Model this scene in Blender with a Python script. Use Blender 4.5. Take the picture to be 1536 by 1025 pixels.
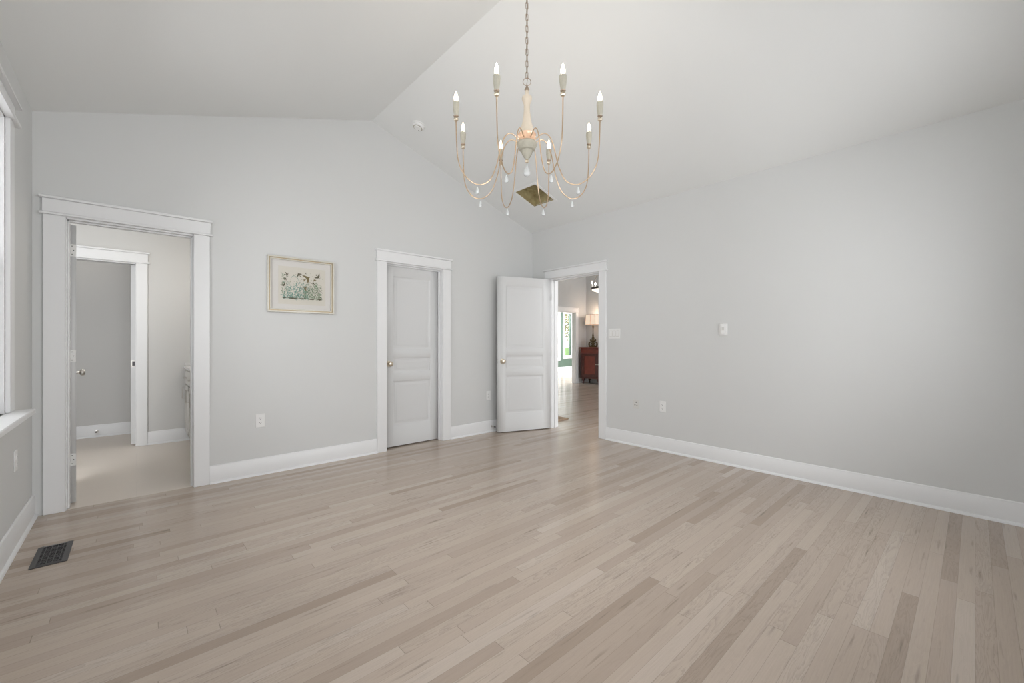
import bpy, math, random
from mathutils import Vector, Matrix
R = math.radians
SC = bpy.context.scene
COL = SC.collection
for o in list(bpy.data.objects): bpy.data.objects.remove(o)

# ------------------------------------------------------------------ camera
cd = bpy.data.cameras.new('camera'); cam = bpy.data.objects.new('camera', cd); COL.objects.link(cam)
cam.location = (0, 0, 1.2); cam.rotation_euler = (R(90), 0, R(-42))
cd.sensor_width = 36; cd.lens = 625.5 * 36 / 1536; cd.clip_start = 0.02; cd.clip_end = 400
SC.camera = cam
# ------------------------------------------------------------------ exposure
SC.view_settings.view_transform = 'Standard'; SC.view_settings.look = 'None'
SC.view_settings.exposure = 0.18; SC.view_settings.gamma = 1.0; SC.view_settings.use_curve_mapping = False
# ------------------------------------------------------------------ world and daylight
w = bpy.data.worlds.new('world'); SC.world = w; w.use_nodes = True
bg = w.node_tree.nodes['Background']; bg.inputs[0].default_value = (0.95, 0.97, 1.0, 1); bg.inputs[1].default_value = 3.0

def area(name, loc, rot, sx, sy, power, color=(1, 1, 1), spread=180):
    l = bpy.data.lights.new(name, 'AREA'); l.shape = 'RECTANGLE'; l.size = sx; l.size_y = sy
    l.energy = power; l.color = color; l.spread = R(spread)
    o = bpy.data.objects.new(name, l); COL.objects.link(o); o.location = loc; o.rotation_euler = rot
    return o
DAY = (0.985, 0.99, 1.0)
# rear-wall windows (behind the camera), shining along +Y
area('daylight_rear_window_left', (0.55, -1.10, 1.60), (R(104), 0, 0), 1.45, 1.75, 30, DAY)
area('daylight_rear_window_right', (2.85, -1.10, 1.60), (R(102), 0, 0), 1.45, 1.75, 32, DAY)
# left-wall windows, shining along +X
area('daylight_side_window_far', (-0.80, 3.00, 1.62), (R(92), 0, R(-90)), 1.2, 1.6, 12, DAY)
area('daylight_side_window_near', (-0.80, 1.05, 1.62), (R(88), 0, R(-90)), 1.2, 1.6, 6, DAY)
# great room and green room windows, with an added green room fill
area('daylight_great_room', (7.1, -1.6, 2.2), (R(90), 0, 0), 3.4, 2.6, 90, DAY)
area('green_room_fill', (12.6, 9.2, 2.86), (0, 0, 0), 1.5, 1.0, 330, DAY)  # added fill lamp that brightens the green room and the hall floor sheen
area('daylight_green_room_window', (12.6, 12.7, 3.7), (R(-50), 0, 0), 2.6, 1.6, 900, DAY)
area('daylight_green_room_side', (8.0, 12.7, 3.7), (R(-50), 0, 0), 2.4, 1.6, 600, DAY)

# ------------------------------------------------------------------ materials
def mat(name, col, rough=0.5, metal=0.0, emis=None, estr=0, noise=0, nscale=40, bump=0, spec=0.5, coat=0):
    m = bpy.data.materials.new(name); m.use_nodes = True; nt = m.node_tree; b = nt.nodes['Principled BSDF']
    b.inputs['Base Color'].default_value = (*col, 1); b.inputs['Roughness'].default_value = rough
    b.inputs['Metallic'].default_value = metal; b.inputs['Specular IOR Level'].default_value = spec
    b.inputs['Coat Weight'].default_value = coat
    if emis: b.inputs['Emission Color'].default_value = (*emis, 1); b.inputs['Emission Strength'].default_value = estr
    tc = nt.nodes.new('ShaderNodeTexCoord'); n = nt.nodes.new('ShaderNodeTexNoise')
    n.inputs['Scale'].default_value = nscale; n.inputs['Detail'].default_value = 4
    nt.links.new(tc.outputs['Object'], n.inputs['Vector'])
    mx = nt.nodes.new('ShaderNodeMix'); mx.data_type = 'RGBA'
    nt.links.new(n.outputs['Fac'], mx.inputs['Factor'])
    k = noise
    mx.inputs['A'].default_value = (*[c * (1 - k) for c in col], 1); mx.inputs['B'].default_value = (*[min(1, c * (1 + k)) for c in col], 1)
    nt.links.new(mx.outputs['Result'], b.inputs['Base Color'])
    if bump:
        bp = nt.nodes.new('ShaderNodeBump'); bp.inputs['Strength'].default_value = bump; bp.inputs['Distance'].default_value = 0.002
        nt.links.new(n.outputs['Fac'], bp.inputs['Height']); nt.links.new(bp.outputs['Normal'], b.inputs['Normal'])
    return m

WALL = (0.690, 0.697, 0.690)
M = {}
M['wall'] = mat('wall_paint', WALL, 0.75, noise=0.008, nscale=3, bump=0.04)
M['ceil'] = mat('ceiling_paint', (0.825, 0.835, 0.825), 0.85, noise=0.006, nscale=3)
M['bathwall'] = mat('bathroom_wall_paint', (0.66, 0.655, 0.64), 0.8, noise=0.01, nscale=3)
M['hallwall'] = mat('hall_wall_paint', (0.565, 0.57, 0.572), 0.8, noise=0.01, nscale=3)
M['green'] = mat('green_wall_paint', (0.072, 0.112, 0.088), 0.7, noise=0.02, nscale=3)
M['trim'] = mat('white_trim_paint', (0.835, 0.84, 0.845), 0.35, noise=0.004, nscale=5)
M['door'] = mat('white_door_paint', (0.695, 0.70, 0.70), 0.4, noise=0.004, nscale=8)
M['plate'] = mat('white_plastic', (0.85, 0.85, 0.84), 0.35, noise=0.004)
M['plate_painted'] = mat('plate_in_wall_colour', (0.68, 0.675, 0.65), 0.5, noise=0.004)
M['dark'] = mat('dark_slot', (0.03, 0.03, 0.03), 0.6)
M['closet'] = mat('closet_shade', (0.12, 0.11, 0.1), 0.9)  # darkness of the shut closet put into its wall colour
M['brass'] = mat('champagne_brass', (0.70, 0.62, 0.50), 0.28, 1.0, noise=0.03)
M['nickel'] = mat('satin_nickel', (0.62, 0.60, 0.57), 0.32, 1.0, noise=0.03)
M['hinge'] = mat('painted_hinge', (0.80, 0.80, 0.78), 0.35, noise=0.01)
M['gold'] = mat('rose_gold_leaf', (0.62, 0.47, 0.33), 0.33, 0.9, noise=0.12, nscale=90)
M['goldmatt'] = mat('gold_collar', (0.88, 0.62, 0.45), 0.38, 0.75, noise=0.10, nscale=120)
M['bronze'] = mat('aged_chain_metal', (0.42, 0.34, 0.27), 0.4, 0.85, noise=0.1, nscale=120)
M['white_wood'] = mat('whitewashed_wood', (0.66, 0.59, 0.49), 0.6, noise=0.07, nscale=60, bump=0.2)
M['greywood'] = mat('grey_washed_wood', (0.44, 0.42, 0.35), 0.65, noise=0.14, nscale=80, bump=0.3)
M['crystal'] = mat('milky_glass', (0.62, 0.64, 0.64), 0.12, noise=0.02)
M['bulb'] = mat('lit_bulb', (1, 0.9, 0.75), 0.3, emis=(1.0, 0.86, 0.66), estr=9)
M['vent'] = mat('dark_bronze_register', (0.085, 0.082, 0.085), 0.38, 0.6, noise=0.1, nscale=60)
M['black'] = mat('register_shade', (0.012, 0.012, 0.013), 0.5)  # black colour for the shade down inside the floor register
M['countertop'] = mat('pale_stone_counter', (0.74, 0.73, 0.72), 0.2, noise=0.06, nscale=12)
M['vanity'] = mat('vanity_white_paint', (0.70, 0.69, 0.66), 0.4, noise=0.01)
M['mahogany'] = mat('mahogany_wood', (0.20, 0.042, 0.028), 0.3, noise=0.45, nscale=9, coat=0.3)
M['mahogany_dark'] = mat('dark_mahogany_wood', (0.085, 0.022, 0.016), 0.35, noise=0.4, nscale=12, coat=0.2)
M['lampbase'] = mat('antique_bronze_gilt', (0.13, 0.10, 0.05), 0.42, 0.5, noise=0.6, nscale=35)
M['shade'] = mat('cream_lampshade', (0.85, 0.76, 0.66), 0.8, emis=(1.0, 0.72, 0.52), estr=0.45, noise=0.03)
M['shadetrim'] = mat('lampshade_binding', (0.40, 0.31, 0.24), 0.8)
M['iron'] = mat('dark_iron', (0.10, 0.085, 0.075), 0.45, 0.7)
M['mat'] = mat('tan_floor_mat', (0.46, 0.33, 0.23), 0.85, noise=0.1, nscale=80)
M['paper'] = mat('cream_print_paper', (0.66, 0.63, 0.56), 0.8, noise=0.03, nscale=30)
M['mount'] = mat('picture_mount_board', (0.68, 0.66, 0.63), 0.7, noise=0.01)
M['frame'] = mat('champagne_frame', (0.56, 0.54, 0.48), 0.4, 0.35, noise=0.08, nscale=60)
M['framegold'] = mat('gold_frame_edge', (0.42, 0.34, 0.22), 0.4, 0.6, noise=0.1, nscale=60)
M['ink'] = mat('print_dark_ink', (0.13, 0.12, 0.08), 0.9, noise=0.2)
M['ink_brown'] = mat('print_brown_ink', (0.20, 0.16, 0.08), 0.9, noise=0.2)
M['ink_green'] = mat('print_green_ink', (0.18, 0.26, 0.16), 0.9, noise=0.3, nscale=90)
M['ink_teal'] = mat('print_teal_ink', (0.20, 0.33, 0.28), 0.9, noise=0.2, nscale=90)
M['ink_olive'] = mat('print_olive_ink', (0.28, 0.31, 0.2), 0.9, noise=0.2, nscale=90)
M['lawn'] = mat('lawn_grass', (0.16, 0.30, 0.06), 0.95, noise=0.3, nscale=3)
M['leaf'] = mat('autumn_leaves', (0.42, 0.36, 0.12), 0.9, noise=0.5, nscale=2)
M['bark'] = mat('tree_bark', (0.12, 0.10, 0.08), 0.9, noise=0.4, nscale=8)

def glass(name):
    m = bpy.data.materials.new(name); m.use_nodes = True; nt = m.node_tree
    for n in list(nt.nodes): nt.nodes.remove(n)
    o = nt.nodes.new('ShaderNodeOutputMaterial'); t = nt.nodes.new('ShaderNodeBsdfTransparent'); g = nt.nodes.new('ShaderNodeBsdfGlossy')
    g.inputs['Roughness'].default_value = 0.02; mx = nt.nodes.new('ShaderNodeMixShader'); fr = nt.nodes.new('ShaderNodeFresnel')
    fr.inputs['IOR'].default_value = 1.3
    nt.links.new(fr.outputs[0], mx.inputs[0]); nt.links.new(t.outputs[0], mx.inputs[1]); nt.links.new(g.outputs[0], mx.inputs[2])
    nt.links.new(mx.outputs[0], o.inputs[0]); return m
M['glass'] = glass('window_glass')

def floor_material():
    m = bpy.data.materials.new('oak_strip_floor'); m.use_nodes = True; nt = m.node_tree; N = nt.nodes; L = nt.links
    b = N['Principled BSDF']
    def math_(op, a, c=None, d=None):
        n = N.new('ShaderNodeMath'); n.operation = op
        for i, v in enumerate((a, c, d)):
            if v is None: continue
            if isinstance(v, (int, float)): n.inputs[i].default_value = v
            else: L.new(v, n.inputs[i])
        return n.outputs[0]
    tc = N.new('ShaderNodeTexCoord'); sp = N.new('ShaderNodeSeparateXYZ'); L.new(tc.outputs['Object'], sp.inputs[0])
    x, y = sp.outputs[0], sp.outputs[1]
    W = 0.0585
    ry = math_('DIVIDE', y, W); row = math_('FLOOR', ry); fy = math_('FRACT', ry)
    wn = N.new('ShaderNodeTexWhiteNoise'); wn.noise_dimensions = '1D'; L.new(row, wn.inputs['W'])
    wn2 = N.new('ShaderNodeTexWhiteNoise'); wn2.noise_dimensions = '1D'; L.new(math_('ADD', row, 57.3), wn2.inputs['W'])
    length = math_('MULTIPLY_ADD', wn2.outputs['Value'], 1.2, 0.9)
    rx = math_('ADD', math_('DIVIDE', x, length), math_('MULTIPLY', wn.outputs['Value'], 17.0))
    cell = math_('FLOOR', rx); fx = math_('FRACT', rx)
    cx = N.new('ShaderNodeCombineXYZ'); L.new(row, cx.inputs[0]); L.new(cell, cx.inputs[1])
    pid = N.new('ShaderNodeTexWhiteNoise'); pid.noise_dimensions = '3D'; L.new(cx.outputs[0], pid.inputs['Vector'])
    pv = pid.outputs['Value']
    # grain coordinates: stretched along the plank and shifted for every plank
    gc = N.new('ShaderNodeCombineXYZ')
    L.new(math_('MULTIPLY_ADD', x, 1.0, math_('MULTIPLY', pv, 83.0)), gc.inputs[0])
    L.new(math_('MULTIPLY', y, 9.0), gc.inputs[1]); L.new(math_('MULTIPLY', pv, 41.0), gc.inputs[2])
    n1 = N.new('ShaderNodeTexNoise'); n1.inputs['Scale'].default_value = 2.2; n1.inputs['Detail'].default_value = 5; n1.inputs['Distortion'].default_value = 0.6
    L.new(gc.outputs[0], n1.inputs['Vector'])
    # cathedral rings: bands of a smooth noise field
    rings = math_('FRACT', math_('MULTIPLY', n1.outputs['Fac'], 11.0))
    rings = math_('MULTIPLY', math_('POWER', rings, 3.0), math_('MULTIPLY_ADD', math_('GREATER_THAN', math_('FRACT', math_('MULTIPLY', pv, 13.7)), 0.55), 0.75, 0.25))
    gf = N.new('ShaderNodeCombineXYZ')
    L.new(math_('MULTIPLY', x, 6.0), gf.inputs[0]); L.new(math_('MULTIPLY', y, 260.0), gf.inputs[1]); L.new(math_('MULTIPLY', pv, 19.0), gf.inputs[2])
    n2 = N.new('ShaderNodeTexNoise'); n2.inputs['Scale'].default_value = 1.0; n2.inputs['Detail'].default_value = 3
    L.new(gf.outputs[0], n2.inputs['Vector'])
    cr = N.new('ShaderNodeValToRGB'); e = cr.color_ramp.elements
    e[0].position = 0.0; e[0].color = (0.374, 0.294, 0.234, 1)
    e[1].position = 1.0; e[1].color = (0.550, 0.469, 0.401, 1)
    for p, c in ((0.08, (0.434, 0.350, 0.286, 1)), (0.25, (0.480, 0.393, 0.325, 1)), (0.80, (0.520, 0.433, 0.360, 1))):
        k = cr.color_ramp.elements.new(p); k.color = c
    L.new(pv, cr.inputs[0])
    # value modulation
    v = math_('MULTIPLY_ADD', math_('SUBTRACT', n2.outputs['Fac'], 0.5), 0.16, 1.0)
    v = math_('MULTIPLY_ADD', rings, -0.17, v)
    # darker mineral streaks
    n3 = N.new('ShaderNodeTexNoise'); n3.inputs['Scale'].default_value = 1.0; n3.inputs['Detail'].default_value = 3
    gs = N.new('ShaderNodeCombineXYZ'); L.new(math_('MULTIPLY_ADD', x, 3.0, math_('MULTIPLY', pv, 60.0)), gs.inputs[0])
    L.new(math_('MULTIPLY', y, 38.0), gs.inputs[1]); L.new(gs.outputs[0], n3.inputs['Vector'])
    st = math_('MULTIPLY', math_('MAXIMUM', math_('SUBTRACT', n3.outputs['Fac'], 0.62), 0.0), 2.4)
    v = math_('SUBTRACT', v, st)
    # seams
    sy = math_('MULTIPLY', math_('LESS_THAN', math_('MINIMUM', fy, math_('SUBTRACT', 1.0, fy)), 0.014), 0.22)
    ex = math_('MULTIPLY', math_('MINIMUM', fx, math_('SUBTRACT', 1.0, fx)), length)
    sx = math_('MULTIPLY', math_('LESS_THAN', ex, 0.0012), 0.35)
    v = math_('SUBTRACT', v, math_('MAXIMUM', sy, sx))
    vm = N.new('ShaderNodeVectorMath'); vm.operation = 'SCALE'; L.new(cr.outputs[0], vm.inputs[0]); L.new(v, vm.inputs['Scale'])
    L.new(vm.outputs[0], b.inputs['Base Color'])
    b.inputs['Roughness'].default_value = 0.30
    L.new(math_('MULTIPLY_ADD', n2.outputs['Fac'], 0.08, 0.17), b.inputs['Roughness'])
    b.inputs['Specular IOR Level'].default_value = 0.42
    bp = N.new('ShaderNodeBump'); bp.inputs['Strength'].default_value = 0.04; bp.inputs['Distance'].default_value = 0.001
    L.new(v, bp.inputs['Height']); L.new(bp.outputs['Normal'], b.inputs['Normal'])
    return m
M['floor'] = floor_material()

def tile_material():
    m = bpy.data.materials.new('bathroom_tile'); m.use_nodes = True; nt = m.node_tree; N = nt.nodes; L = nt.links
    b = N['Principled BSDF']; tc = N.new('ShaderNodeTexCoord'); br = N.new('ShaderNodeTexBrick')
    br.inputs['Color1'].default_value = (0.74, 0.67, 0.60, 1); br.inputs['Color2'].default_value = (0.72, 0.655, 0.59, 1)
    br.inputs['Mortar'].default_value = (0.67, 0.61, 0.55, 1); br.inputs['Scale'].default_value = 1.0
    br.inputs['Brick Width'].default_value = 1.2; br.inputs['Row Height'].default_value = 0.6; br.inputs['Mortar Size'].default_value = 0.0015
    L.new(tc.outputs['Object'], br.inputs['Vector']); L.new(br.outputs['Color'], b.inputs['Base Color'])
    b.inputs['Roughness'].default_value = 0.42; return m
M['tile'] = tile_material()

def duct_material():
    m = bpy.data.materials.new('brown_board_lining'); m.use_nodes = True; nt = m.node_tree; N = nt.nodes; L = nt.links
    b = N['Principled BSDF']; tc = N.new('ShaderNodeTexCoord'); n = N.new('ShaderNodeTexNoise'); n.inputs['Scale'].default_value = 9
    n.inputs['Detail'].default_value = 6; n.inputs['Distortion'].default_value = 1.5
    cr = N.new('ShaderNodeValToRGB'); cr.color_ramp.elements[0].color = (0.30, 0.24, 0.11, 1); cr.color_ramp.elements[1].color = (0.52, 0.45, 0.25, 1)
    cr.color_ramp.elements[0].position = 0.3; cr.color_ramp.elements[1].position = 0.75
    L.new(tc.outputs['Object'], n.inputs['Vector']); L.new(n.outputs['Fac'], cr.inputs[0]); L.new(cr.outputs[0], b.inputs['Base Color'])
    b.inputs['Roughness'].default_value = 0.8; return m
M['duct'] = duct_material()

# ------------------------------------------------------------------ mesh builder
class MB:
    def __init__(s): s.v = []; s.f = []; s.sm = []
    def add(s, vs, fs, smooth=False):
        n = len(s.v); s.v += [tuple(v) for v in vs]; s.f += [[i + n for i in f] for f in fs]; s.sm += [smooth] * len(fs); return s
    def box(s, x0, x1, y0, y1, z0, z1):
        x0, x1 = sorted((x0, x1)); y0, y1 = sorted((y0, y1)); z0, z1 = sorted((z0, z1))
        return s.add([(x0, y0, z0), (x1, y0, z0), (x1, y1, z0), (x0, y1, z0), (x0, y0, z1), (x1, y0, z1), (x1, y1, z1), (x0, y1, z1)],
                     [(0, 3, 2, 1), (4, 5, 6, 7), (0, 1, 5, 4), (1, 2, 6, 5), (2, 3, 7, 6), (3, 0, 4, 7)])
    def bbox(s, x0, x1, y0, y1, z0, z1, b=0.003):
        """box with chamfered edges"""
        x0, x1 = sorted((x0, x1)); y0, y1 = sorted((y0, y1)); z0, z1 = sorted((z0, z1))
        b = min(b, (x1 - x0) / 3, (y1 - y0) / 3, (z1 - z0) / 3)
        X = (x0, x1); Y = (y0, y1); Z = (z0, z1); vs = []; idx = {}
        for i in (0, 1):
            for j in (0, 1):
                for k in (0, 1):
                    dx = b if i == 0 else -b; dy = b if j == 0 else -b; dz = b if k == 0 else -b
                    for a, v in (('x', (X[i], Y[j] + dy, Z[k] + dz)), ('y', (X[i] + dx, Y[j], Z[k] + dz)), ('z', (X[i] + dx, Y[j] + dy, Z[k]))):
                        idx[(i, j, k, a)] = len(vs); vs.append(v)
        fs = []
        q = ((0, 0), (1, 0), (1, 1), (0, 1))
        for i in (0, 1): fs.append([idx[(i, a, c, 'x')] for a, c in q])
        for j in (0, 1): fs.append([idx[(a, j, c, 'y')] for a, c in q])
        for k in (0, 1): fs.append([idx[(a, c, k, 'z')] for a, c in q])
        for j in (0, 1):
            for k in (0, 1): fs.append([idx[(0, j, k, 'y')], idx[(1, j, k, 'y')], idx[(1, j, k, 'z')], idx[(0, j, k, 'z')]])
        for i in (0, 1):
            for k in (0, 1): fs.append([idx[(i, 0, k, 'x')], idx[(i, 1, k, 'x')], idx[(i, 1, k, 'z')], idx[(i, 0, k, 'z')]])
        for i in (0, 1):
            for j in (0, 1): fs.append([idx[(i, j, 0, 'x')], idx[(i, j, 1, 'x')], idx[(i, j, 1, 'y')], idx[(i, j, 0, 'y')]])
        for i in (0, 1):
            for j in (0, 1):
                for k in (0, 1): fs.append([idx[(i, j, k, a)] for a in 'xyz'])
        return s.add(vs, fs)
    def prism(s, pts, axis, a, b):
        """pts 2D outline; axis the extrusion axis; a, b range"""
        n = len(pts)
        def P(p, t): return {'x': (t, p[0], p[1]), 'y': (p[0], t, p[1]), 'z': (p[0], p[1], t)}[axis]
        vs = [P(p, a) for p in pts] + [P(p, b) for p in pts]
        fs = [list(range(n))[::-1], list(range(n, 2 * n))] + [(i, (i + 1) % n, (i + 1) % n + n, i + n) for i in range(n)]
        return s.add(vs, fs)
    def lathe(s, prof, seg=24, c=(0, 0, 0), axis='z', flute=0):
        """prof = [(r, h)...]"""
        vs = []; fs = []
        for r, h in prof:
            for i in range(seg):
                t = 2 * math.pi * i / seg; rr = r * (1 + flute * math.cos(t * seg / 2)) if flute else r
                p = (rr * math.cos(t), rr * math.sin(t), h)
                if axis == 'y': p = (p[0], p[2], p[1])
                if axis == 'x': p = (p[2], p[0], p[1])
                vs.append((p[0] + c[0], p[1] + c[1], p[2] + c[2]))
        m = len(prof)
        for j in range(m - 1):
            for i in range(seg): fs.append((j * seg + i, j * seg + (i + 1) % seg, (j + 1) * seg + (i + 1) % seg, (j + 1) * seg + i))
        fs.append(list(range(seg))[::-1]); fs.append([(m - 1) * seg + i for i in range(seg)])
        return s.add(vs, fs, True)
    def sphere(s, r, c, seg=16, sx=1, sz=1):
        n = seg // 2; pr = [(max(1e-4, r * sx * math.sin(math.pi * i / n)), -r * sz * math.cos(math.pi * i / n)) for i in range(n + 1)]
        return s.lathe(pr, seg, c)
    def tube(s, pts, r, seg=8, closed=False):
        pts = [Vector(p) for p in pts]; n = len(pts); vs = []; fs = []
        up = None
        for i, p in enumerate(pts):
            if closed: t = pts[(i + 1) % n] - pts[i - 1]
            else: t = pts[min(i + 1, n - 1)] - pts[max(i - 1, 0)]
            t.normalize()
            if up is None:
                up = Vector((0, 0, 1)) if abs(t.z) < 0.9 else Vector((1, 0, 0))
            a = t.cross(up)
            if a.length < 1e-4: a = t.cross(Vector((0, 1, 0)))
            a.normalize(); bb = t.cross(a).normalized(); up = -bb if bb.dot(up) < 0 else bb
            rr = r[i] if isinstance(r, (list, tuple)) else r
            for k in range(seg):
                q = 2 * math.pi * k / seg; vs.append(p + a * math.cos(q) * rr + up * math.sin(q) * rr)
        m = n if closed else n - 1
        for i in range(m):
            for k in range(seg):
                j = (i + 1) % n; fs.append((i * seg + k, i * seg + (k + 1) % seg, j * seg + (k + 1) % seg, j * seg + k))
        if not closed: fs.append(list(range(seg))[::-1]); fs.append([(n - 1) * seg + k for k in range(seg)])
        return s.add(vs, fs, True)
    def xf(s, mtx, start=0):
        s.v[start:] = [tuple(mtx @ Vector(v)) for v in s.v[start:]]; return s
    def build(s, name, m, parent=None, loc=(0, 0, 0)):
        import bmesh
        me = bpy.data.meshes.new(name); me.from_pydata([tuple(v) for v in s.v], [], s.f)
        me.polygons.foreach_set('use_smooth', s.sm)
        bm = bmesh.new(); bm.from_mesh(me); bmesh.ops.recalc_face_normals(bm, faces=bm.faces); bm.to_mesh(me); bm.free()
        try:
            me.set_sharp_from_angle(angle=R(40))
        except Exception: pass
        me.materials.append(M[m] if isinstance(m, str) else m); me.update()
        o = bpy.data.objects.new(name, me); COL.objects.link(o); o.location = loc
        if parent: o.parent = parent
        return o

def tag(o, label=None, cat=None, group=None, kind=None):
    if label: o['label'] = label
    if cat: o['category'] = cat
    if group: o['group'] = group
    if kind: o['kind'] = kind
    return o
def empty(name, loc, rot=(0, 0, 0), **k):
    o = bpy.data.objects.new(name, None); COL.objects.link(o); o.location = loc; o.empty_display_size = 0.1
    if isinstance(rot, (int, float)): rot = (0, 0, rot)
    o.rotation_euler = rot; return tag(o, **k)
def struct(mb, name, m, label, cat): return tag(mb.build(name, m), label, cat, kind='structure')

# ------------------------------------------------------------------ room dimensions
XL, XR, YB, YR = -0.53, 4.275, 4.31, -0.85
T = 0.125; EAVE = 2.775; RX = 1.872; RIDGE = 3.562; SL = (RIDGE - EAVE) / (XR - RX)
def zc(x): return RIDGE - SL * abs(x - RX)
D1 = (-0.372, 0.349, 2.075); D2 = (2.03, 2.748, 2.065); D3 = (3.125, 3.925, 2.06)   # openings
Y1 = YB + T; X1 = XR + T

# ---- floors
b = MB()
b.box(XL - .1, XR, YR - .1, YB, -.06, 0); b.box(D1[0] - .03, D1[1] + .03, YB, YB + .018, -.06, 0)
b.box(D2[0] - .03, D2[1] + .03, YB, 5.2, -.06, 0)
b.box(XR, 14.9, -2.2, 7.66, -.06, 0); b.box(6.0, 14.9, 7.66, 11.4, -.06, 0)
struct(b, 'floor', 'floor', 'pale oak strip floor running under every room but the bathroom', 'floor')
b = MB(); b.box(-1.5, 1.95, YB + .018, 7.6, -.06, -.001)
struct(b, 'floor_bathroom', 'tile', 'pale beige tiled bathroom floor beyond the left doorway', 'floor')

# ---- walls of the bedroom
def wall_x(y0, y1, x0, x1, z1, holes, b=None):     # wall running along X with holes (x0,x1,z0,z1)
    b = b or MB(); cur = x0
    for hx0, hx1, hz0, hz1 in sorted(holes):
        b.box(cur, hx0, y0, y1, 0, z1); b.box(hx0, hx1, y0, y1, hz1, z1)
        if hz0 > 0: b.box(hx0, hx1, y0, y1, 0, hz0)
        cur = hx1
    b.box(cur, x1, y0, y1, 0, z1); return b
def wall_y(x0, x1, y0, y1, z1, holes, b=None):
    b = b or MB(); cur = y0
    for hy0, hy1, hz0, hz1 in sorted(holes):
        b.box(x0, x1, cur, hy0, 0, z1); b.box(x0, x1, hy0, hy1, hz1, z1)
        if hz0 > 0: b.box(x0, x1, hy0, hy1, 0, hz0)
        cur = hy1
    b.box(x0, x1, cur, y1, 0, z1); return b
J = 0.02
def gable(b, y0, y1): return b.prism([(XL, 2.7), (XR, 2.7), (XR, EAVE + .03), (RX, RIDGE + .03), (XL, EAVE + .03)], 'y', y0, y1)
b = wall_x(YB, Y1, XL - T, XR, 2.7, [(D1[0] - J, D1[1] + J, 0, D1[2] + J), (D2[0] - J, D2[1] + J, 0, D2[2] + J)]); gable(b, YB, Y1)
struct(b, 'wall_back', 'wall', 'light grey gabled wall with the picture and two doorways', 'wall')
b = wall_y(XR, X1, YR - T, 7.66, 4.2, [(D3[0] - J, D3[1] + J, 0, D3[2] + J)])
struct(b, 'wall_right', 'wall', 'long light grey wall on the right, with doorway near its far end', 'wall')
WL = [(2.38, 3.515, 0.81, 2.43), (0.45, 1.65, 0.81, 2.43)]
b = wall_y(XL - T, XL, YR - T, YB, EAVE + .03, WL)
struct(b, 'wall_left', 'wall', 'light grey window wall at the left edge', 'wall')
WR = [(-0.15, 1.25, 0.75, 2.44), (2.15, 3.55, 0.75, 2.44)]
b = wall_x(YR - T, YR, XL, XR, 2.7, WR); gable(b, YR - T, YR)
struct(b, 'wall_rear', 'wall', 'light grey gabled wall behind the viewer with two windows', 'wall')

# ---- gabled ceiling with the square opening
VX0, VX1, VY0, VY1 = 3.462, 3.792, 3.442, 3.782
def slope_box(b, x0, x1, y0, y1, t=.12):
    vs = [(x, y, zc(x) + d) for d in (0, t) for x, y in ((x0, y0), (x1, y0), (x1, y1), (x0, y1))]
    return b.add(vs, [(0, 3, 2, 1), (4, 5, 6, 7), (0, 1, 5, 4), (1, 2, 6, 5), (2, 3, 7, 6), (3, 0, 4, 7)])
b = MB(); y0, y1 = YR, YB
slope_box(b, XL, RX, y0, y1)
slope_box(b, RX, VX0, y0, y1); slope_box(b, VX1, XR, y0, y1); slope_box(b, VX0, VX1, y0, VY0); slope_box(b, VX0, VX1, VY1, y1)
struct(b, 'ceiling', 'ceil', 'pale gabled ceiling with a ridge above the chandelier', 'ceiling')

# ---- shells of the neighbouring rooms
b = MB()
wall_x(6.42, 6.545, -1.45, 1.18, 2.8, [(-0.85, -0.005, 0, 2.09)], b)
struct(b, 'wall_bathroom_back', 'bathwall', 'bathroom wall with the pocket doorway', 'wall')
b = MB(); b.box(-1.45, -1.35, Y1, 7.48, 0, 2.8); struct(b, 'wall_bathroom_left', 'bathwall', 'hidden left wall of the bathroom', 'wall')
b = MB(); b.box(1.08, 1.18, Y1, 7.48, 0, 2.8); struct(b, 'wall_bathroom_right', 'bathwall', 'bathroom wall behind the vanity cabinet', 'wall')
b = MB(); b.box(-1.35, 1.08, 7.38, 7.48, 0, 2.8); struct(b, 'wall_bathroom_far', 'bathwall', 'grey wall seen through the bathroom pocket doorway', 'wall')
b = MB(); b.box(-1.45, 1.18, Y1, 7.48, 2.75, 2.85); struct(b, 'ceiling_bathroom', 'ceil', 'bathroom ceiling', 'ceiling')
b = MB(); b.box(1.2, 3.5, 5.15, 5.22, 0, 2.6); b.box(1.2, 1.27, Y1, 5.15, 0, 2.6); b.box(3.43, 3.5, Y1, 5.15, 0, 2.6); b.box(1.2, 3.5, Y1, 5.22, 2.6, 2.66)
struct(b, 'wall_closet', 'closet', 'dark inside of the closet behind the closed door', 'wall')
b = wall_x(7.66, 7.785, X1, 14.9, 4.2, [(8.35, 9.34, 0, 2.03)])
struct(b, 'wall_hall_far', 'hallwall', 'grey hall wall with the cased opening to the green room', 'wall')
b = MB(); b.box(9.83, 9.95, -2.2, 7.66, 0, 4.2); struct(b, 'wall_hall_right', 'hallwall', 'grey hall wall behind the red cabinet and lamp', 'wall')
b = wall_x(-2.2, -2.1, X1, 9.83, 4.2, [(5.4, 8.8, .9, 3.5)]); struct(b, 'wall_hall_rear', 'hallwall', 'hall wall out of view', 'wall')
b = MB(); b.box(X1, 9.95, -2.2, 7.785, 4.1, 4.2); struct(b, 'ceiling_hall', 'ceil', 'high hall ceiling', 'ceiling')
GW = [(11.5, 12.62, 0.55, 2.38), (13.04, 13.44, 0.62, 2.34), (7.0, 9.0, .6, 2.4)]
b = wall_x(11.25, 11.37, 6.0, 14.9, 3.0, GW); struct(b, 'wall_green_room', 'green', 'dark green wall with windows seen far through the hall', 'wall')
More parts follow.
